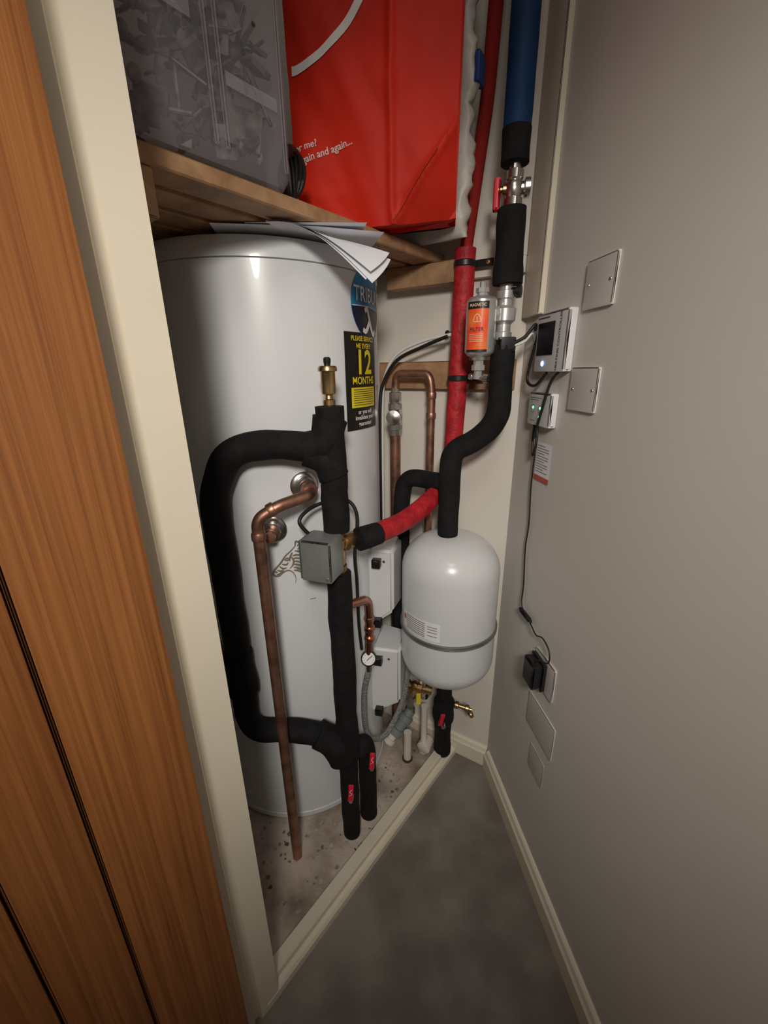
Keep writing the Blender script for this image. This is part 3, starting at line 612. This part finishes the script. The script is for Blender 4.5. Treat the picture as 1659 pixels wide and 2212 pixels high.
t2=thing('push_fit_pipe',(.108,.925,.03),'white push-fit plastic elbow and pipe by the skirting','plastic pipe')
tube('pipe',[(.108,.925,.20),(.108,.925,.10),(.108,.915,.062)],.0095,'pvc',t2,fil=.01)
lathe('elbow',(.112,.920,.062),V((-.5,-.8,-.1)),[(0,-.02),(.018,-.02),(.020,0),(.020,.014),(.014,.018),(0,.018)],'pvc',t2,seg=20)
lathe('foot',(.108,.925,.031),Z,[(0,0),(.012,0),(.012,.03),(0,.032)],'pvc',t2,seg=16)
fv=thing('filling_valve',(.07,.93,.24),'brass and nickel filling loop valves near the floor with yellow tag','valve')
lathe('valve_body',(.040,.945,.262),V((.95,-.3,-.05)),[(0,0),(.011,0),(.011,.014),(.016,.016),(.016,.028),(.012,.030),(.018,.040),(.012,.050),(.016,.052),(.016,.064),(.011,.066),(.011,.09),(0,.09)],'brass',fv,seg=10,autos=30)
lathe('lower_valve',(.068,.930,.25),-Z,[(0,0),(.011,0),(.011,.02),(.015,.022),(.015,.034),(.010,.036),(.010,.06),(.014,.062),(.014,.075),(0,.076)],'chrome',fv,seg=10,autos=30)
lathe('riser_valve',(.108,.930,.325),-Z,[(0,0),(.012,0),(.012,.03),(.016,.032),(.016,.048),(.012,.05),(.012,.075),(.015,.077),(.015,.09),(.010,.1),(0,.1)],'chrome',fv,seg=10,autos=30)
lathe('handwheel',(.052,.925,.262),V((-.2,-.95,.1)),[(0,0),(.006,0),(.006,.014),(.016,.016),(.016,.022),(0,.024)],'chrome',fv,seg=8,autos=30)
box('yellow_tag',lambda x,y,z:V((.088,.898,.250))+V((x,y,z)),(-.006,.006),(-.001,.001),(-.018,.018),'yellow',fv,L=('yellow tag',))
cable('green_wire',[(-.005,.95,.17),(.01,.955,.24),(.015,.960,.33),(.0,.965,.42)],.0025,'silver',fv)
text('floor_writing','CH',.024,lambda x,y:V((-.026+x*.8-y*.6,.706+y*.8+x*.6,.0308)),'ink',None,L=('handwritten pipe marking on the dusty closet floor','marking'))
text('floor_writing','H5',.022,lambda x,y:V((-.066+x*.8-y*.6,.664+y*.8+x*.6,.0308)),'ink',None,L=('handwritten pipe marking on the dusty closet floor','marking'))
random.seed(11)
bm=bmesh.new() 
for i in range(520):
    s_,d_=random.uniform(.03,.60),random.uniform(.032,.36); p=FF(s_,d_,.0302)
    if (p-TC).xy.length<TR+.006: continue
    if i>200 and (p-TC).xy.length>TR+.10: continue
    sz=random.uniform(.0015,.0070); n=random.randint(4,6); a0=random.random()*3
    bm.faces.new([bm.verts.new(p+V((math.cos(a0+2*math.pi*j/n)*sz*random.uniform(.5,1.2),math.sin(a0+2*math.pi*j/n)*sz*random.uniform(.5,1.2),.0004+random.random()*.0008))) for j in range(n)])
finish('floor_dust',bm,mat('plaster_crumbs',(.12,.085,.065),.95,col2=(.5,.45,.4),vscale=30),None,kind='stuff',L=('scattered plaster crumbs and dirt on the closet floor','debris'))
# ---------------------------------------------------------------- right wall electrics
def plate(name,s0,s1,z0,z1,label,cat,th=.005,group=None,screws=True,m='plate'):
    t=thing(name,RR((s0+s1)/2,0,z0),label,cat,group)
    box('plate',RR,(s0,s1),(.0,th),(z0,z1),m,t,bev=.0022 if th>.0045 else .001)
    if screws:
        for s in (s0+.010,s1-.010): lathe('screw',RR(s,th,(z0+z1)/2),nR,[(0,0),(.0025,0),(.0022,.0008),(0,.001)],'chrome',t,seg=10)
    return t
plate('blanking_plate',.206,.278,1.183,1.250,'white square blanking plate with two screws on the wall','wall plate',group='white wall plates')
plate('blanking_plate',.199,.273,1.034,1.101,'white square blanking plate below the controller','wall plate',group='white wall plates')
plate('wall_socket',.200,.277,.485,.560,'white wall socket with a black plug adapter in it','socket',screws=False)
plate('blanking_plate',.193,.300,.362,.440,'wide painted blanking plate low on the wall','wall plate',group='white wall plates',screws=False,th=.003,m='wall')
plate('blanking_plate',.221,.281,.262,.325,'small painted blanking plate just above the skirting','wall plate',group='white wall plates',screws=False,th=.002,m='wall')
pa=thing('plug_adapter',RR(.23,.01,.49),'black plug-in power adapter in the white socket','power adapter')
box('adapter_body',RR,(.205,.247),(.0055,.032),(.492,.548),'blackp',pa,bev=.004)
box('adapter_base',RR,(.201,.251),(.0053,.014),(.488,.552),'blackp',pa,bev=.002)
ct=thing('heating_controller',RR(.13,0,1.094),'white wall controller with dark square screen and blue light','controller')
box('case',RR,(.084,.191),(.0,.016),(1.094,1.192),'plastic',ct,bev=.004)
box('screen',RR,(.092,.150),(.0162,.0172),(1.122,1.176),'screen',ct,bev=.0004)
lathe('status_light',RR(.118,.0163,1.108),nR,[(0,0),(.0045,0),(.004,.001),(0,.0014)],'bluel',ct,seg=16)
def RTV(s0,z0,d): return lambda x,y: RR(s0-y,d,z0+x)
text('lettering','HEATING CONTROLLER',.0085,RTV(.168,1.143,.0166),'ink',ct)
ribbons('small_print',[[(.088,1.184),(.10,1.184),(.13,1.184)]],.002,lambda x,y:RR(x,.0167,y),'ink',ct)
ld=thing('wiring_centre',RR(.11,0,.996),'small white control box with green indicator lights','control box')
box('case',RR,(.076,.163),(.0,.015),(.997,1.058),'plastic',ld,bev=.004)
for s,z in ((.098,1.030),(.126,1.030),(.126,1.014)): lathe('indicator_light',RR(s,.0152,z),nR,[(0,0),(.0024,0),(.002,.001),(0,.0014)],'green',ld,seg=12)
ribbons('small_print',[[(.084,1.048),(.10,1.048),(.13,1.048)],[(.084,1.044),(.095,1.044),(.118,1.044)],[(.09,1.006),(.095,1.006),(.11,1.006)]]+[[(s+.007*math.cos(a),1.028+.007*math.sin(a)) for a in [math.pi*2*i/12 for i in range(13)]] for s in (.098,.126)],.0008,lambda x,y:RR(x,.0154,y),'ink',ld)
tg=thing('paper_tag',RR(.135,0,.89),'paper instruction tag with a red lower band on the wall','tag')
patch('card',.106,.164,.893,.966,lambda x,y:RR(x,.0025,y),'whitep',tg)
patch('red_band',.106,.164,.893,.902,lambda x,y:RR(x,.0029,y),'tag',tg)
ribbons('small_print',[[(.110,z),(.125,z),(.155 if i%3 else .140,z)] for i,z in enumerate([.960,.955,.950,.945,.940,.935,.930,.925,.920,.915,.910])],.001,lambda x,y:RR(x,.0031,y),'silver',tg)
cable('power_cable',[RR(.168,.010,1.094),RR(.155,.016,1.075),RR(.140,.020,1.02),RR(.124,.020,.975)],.0025,'rubber',None,L=('thin black cable hanging below the wall controller','cable'))
cable('control_cable',[RR(.080,.010,1.165),RR(.062,.014,1.10),RR(.066,.016,1.075),RR(.10,.016,1.070),RR(.13,.012,1.092)],.0028,'rubber',None,L=('black cable looping under the wall controller','cable'))
cable('power_cable',[RR(.100,.010,.998),RR(.104,.012,.965),RR(.114,.014,.940),RR(.120,.012,.965),RR(.114,.010,.998)],.0022,'rubber',None,L=('small loop of black cable under the control box','cable'))
lw=thing('adapter_cable',RR(.12,.006,.6),'thin black lead running down the wall to the plug adapter','cable')
cable('lead',[RR(.104,.010,.998),RR(.110,.008,.97),RR(.106,.006,.874),RR(.114,.006,.80),RR(.110,.006,.74),RR(.120,.006,.66),RR(.124,.008,.616),RR(.145,.008,.60),RR(.178,.010,.597),RR(.205,.012,.592),RR(.235,.014,.605),RR(.262,.014,.596),RR(.268,.016,.574),RR(.245,.020,.562),RR(.228,.022,.546)],.0016,'rubber',lw)
box('inline_switch',lambda x,y,z:RR(.152+x-z*.6,.006+y,.604+z*.5),(-.022,.022),(.0,.010),(-.008,.008),'rubber',lw,bev=.003)
# ---------------------------------------------------------------- light, world, camera
def area(name,loc,target,size,power,colr):
    l=bpy.data.lights.new(name,'AREA'); l.shape='DISK'; l.size=size; l.energy=power; l.color=colr
    o=bpy.data.objects.new(name,l); o.location=loc; o.rotation_euler=(V(target)-V(loc)).to_track_quat('-Z','Y').to_euler(); col.objects.link(o)
area('ceiling_lamp',(-.02,-.35,2.28),(-.05,.9,.7),.45,3.0,(1,.93,.85))
l=bpy.data.lights.new('edge_falloff_spot','SPOT'); l.energy=58; l.color=(1,.935,.85); l.shadow_soft_size=.11; l.spot_size=math.radians(64); l.spot_blend=1.  # unseen spot, added so brightness falls off toward the edges of the view
o=bpy.data.objects.new('edge_falloff_spot',l); o.location=(.02,-.60,1.60); o.rotation_euler=(V((.06,.75,.80))-V(o.location)).to_track_quat('-Z','Y').to_euler(); col.objects.link(o)
w=bpy.data.worlds.new('w'); scn.world=w; w.use_nodes=True; w.node_tree.nodes['Background'].inputs[0].default_value=(1,.95,.9,1); w.node_tree.nodes['Background'].inputs[1].default_value=.05
f=890.; th=math.atan(306/890); r=math.radians(.72)
fw=V((0,math.cos(th),-math.sin(th))); up0=V((0,math.sin(th),math.cos(th))); r0=V((1,0,0))
rt=math.cos(r)*r0-math.sin(r)*up0; up=math.cos(r)*up0+math.sin(r)*r0
cd=bpy.data.cameras.new('camera'); cam=bpy.data.objects.new('camera',cd); col.objects.link(cam)
cam.matrix_world=Matrix(((rt.x,up.x,-fw.x,0),(rt.y,up.y,-fw.y,0),(rt.z,up.z,-fw.z,1.1),(0,0,0,1)))
cd.sensor_fit='VERTICAL'; cd.sensor_height=36; cd.lens=f/2212*36; cd.clip_start=.01
scn.camera=cam
scn.view_settings.view_transform='Standard'
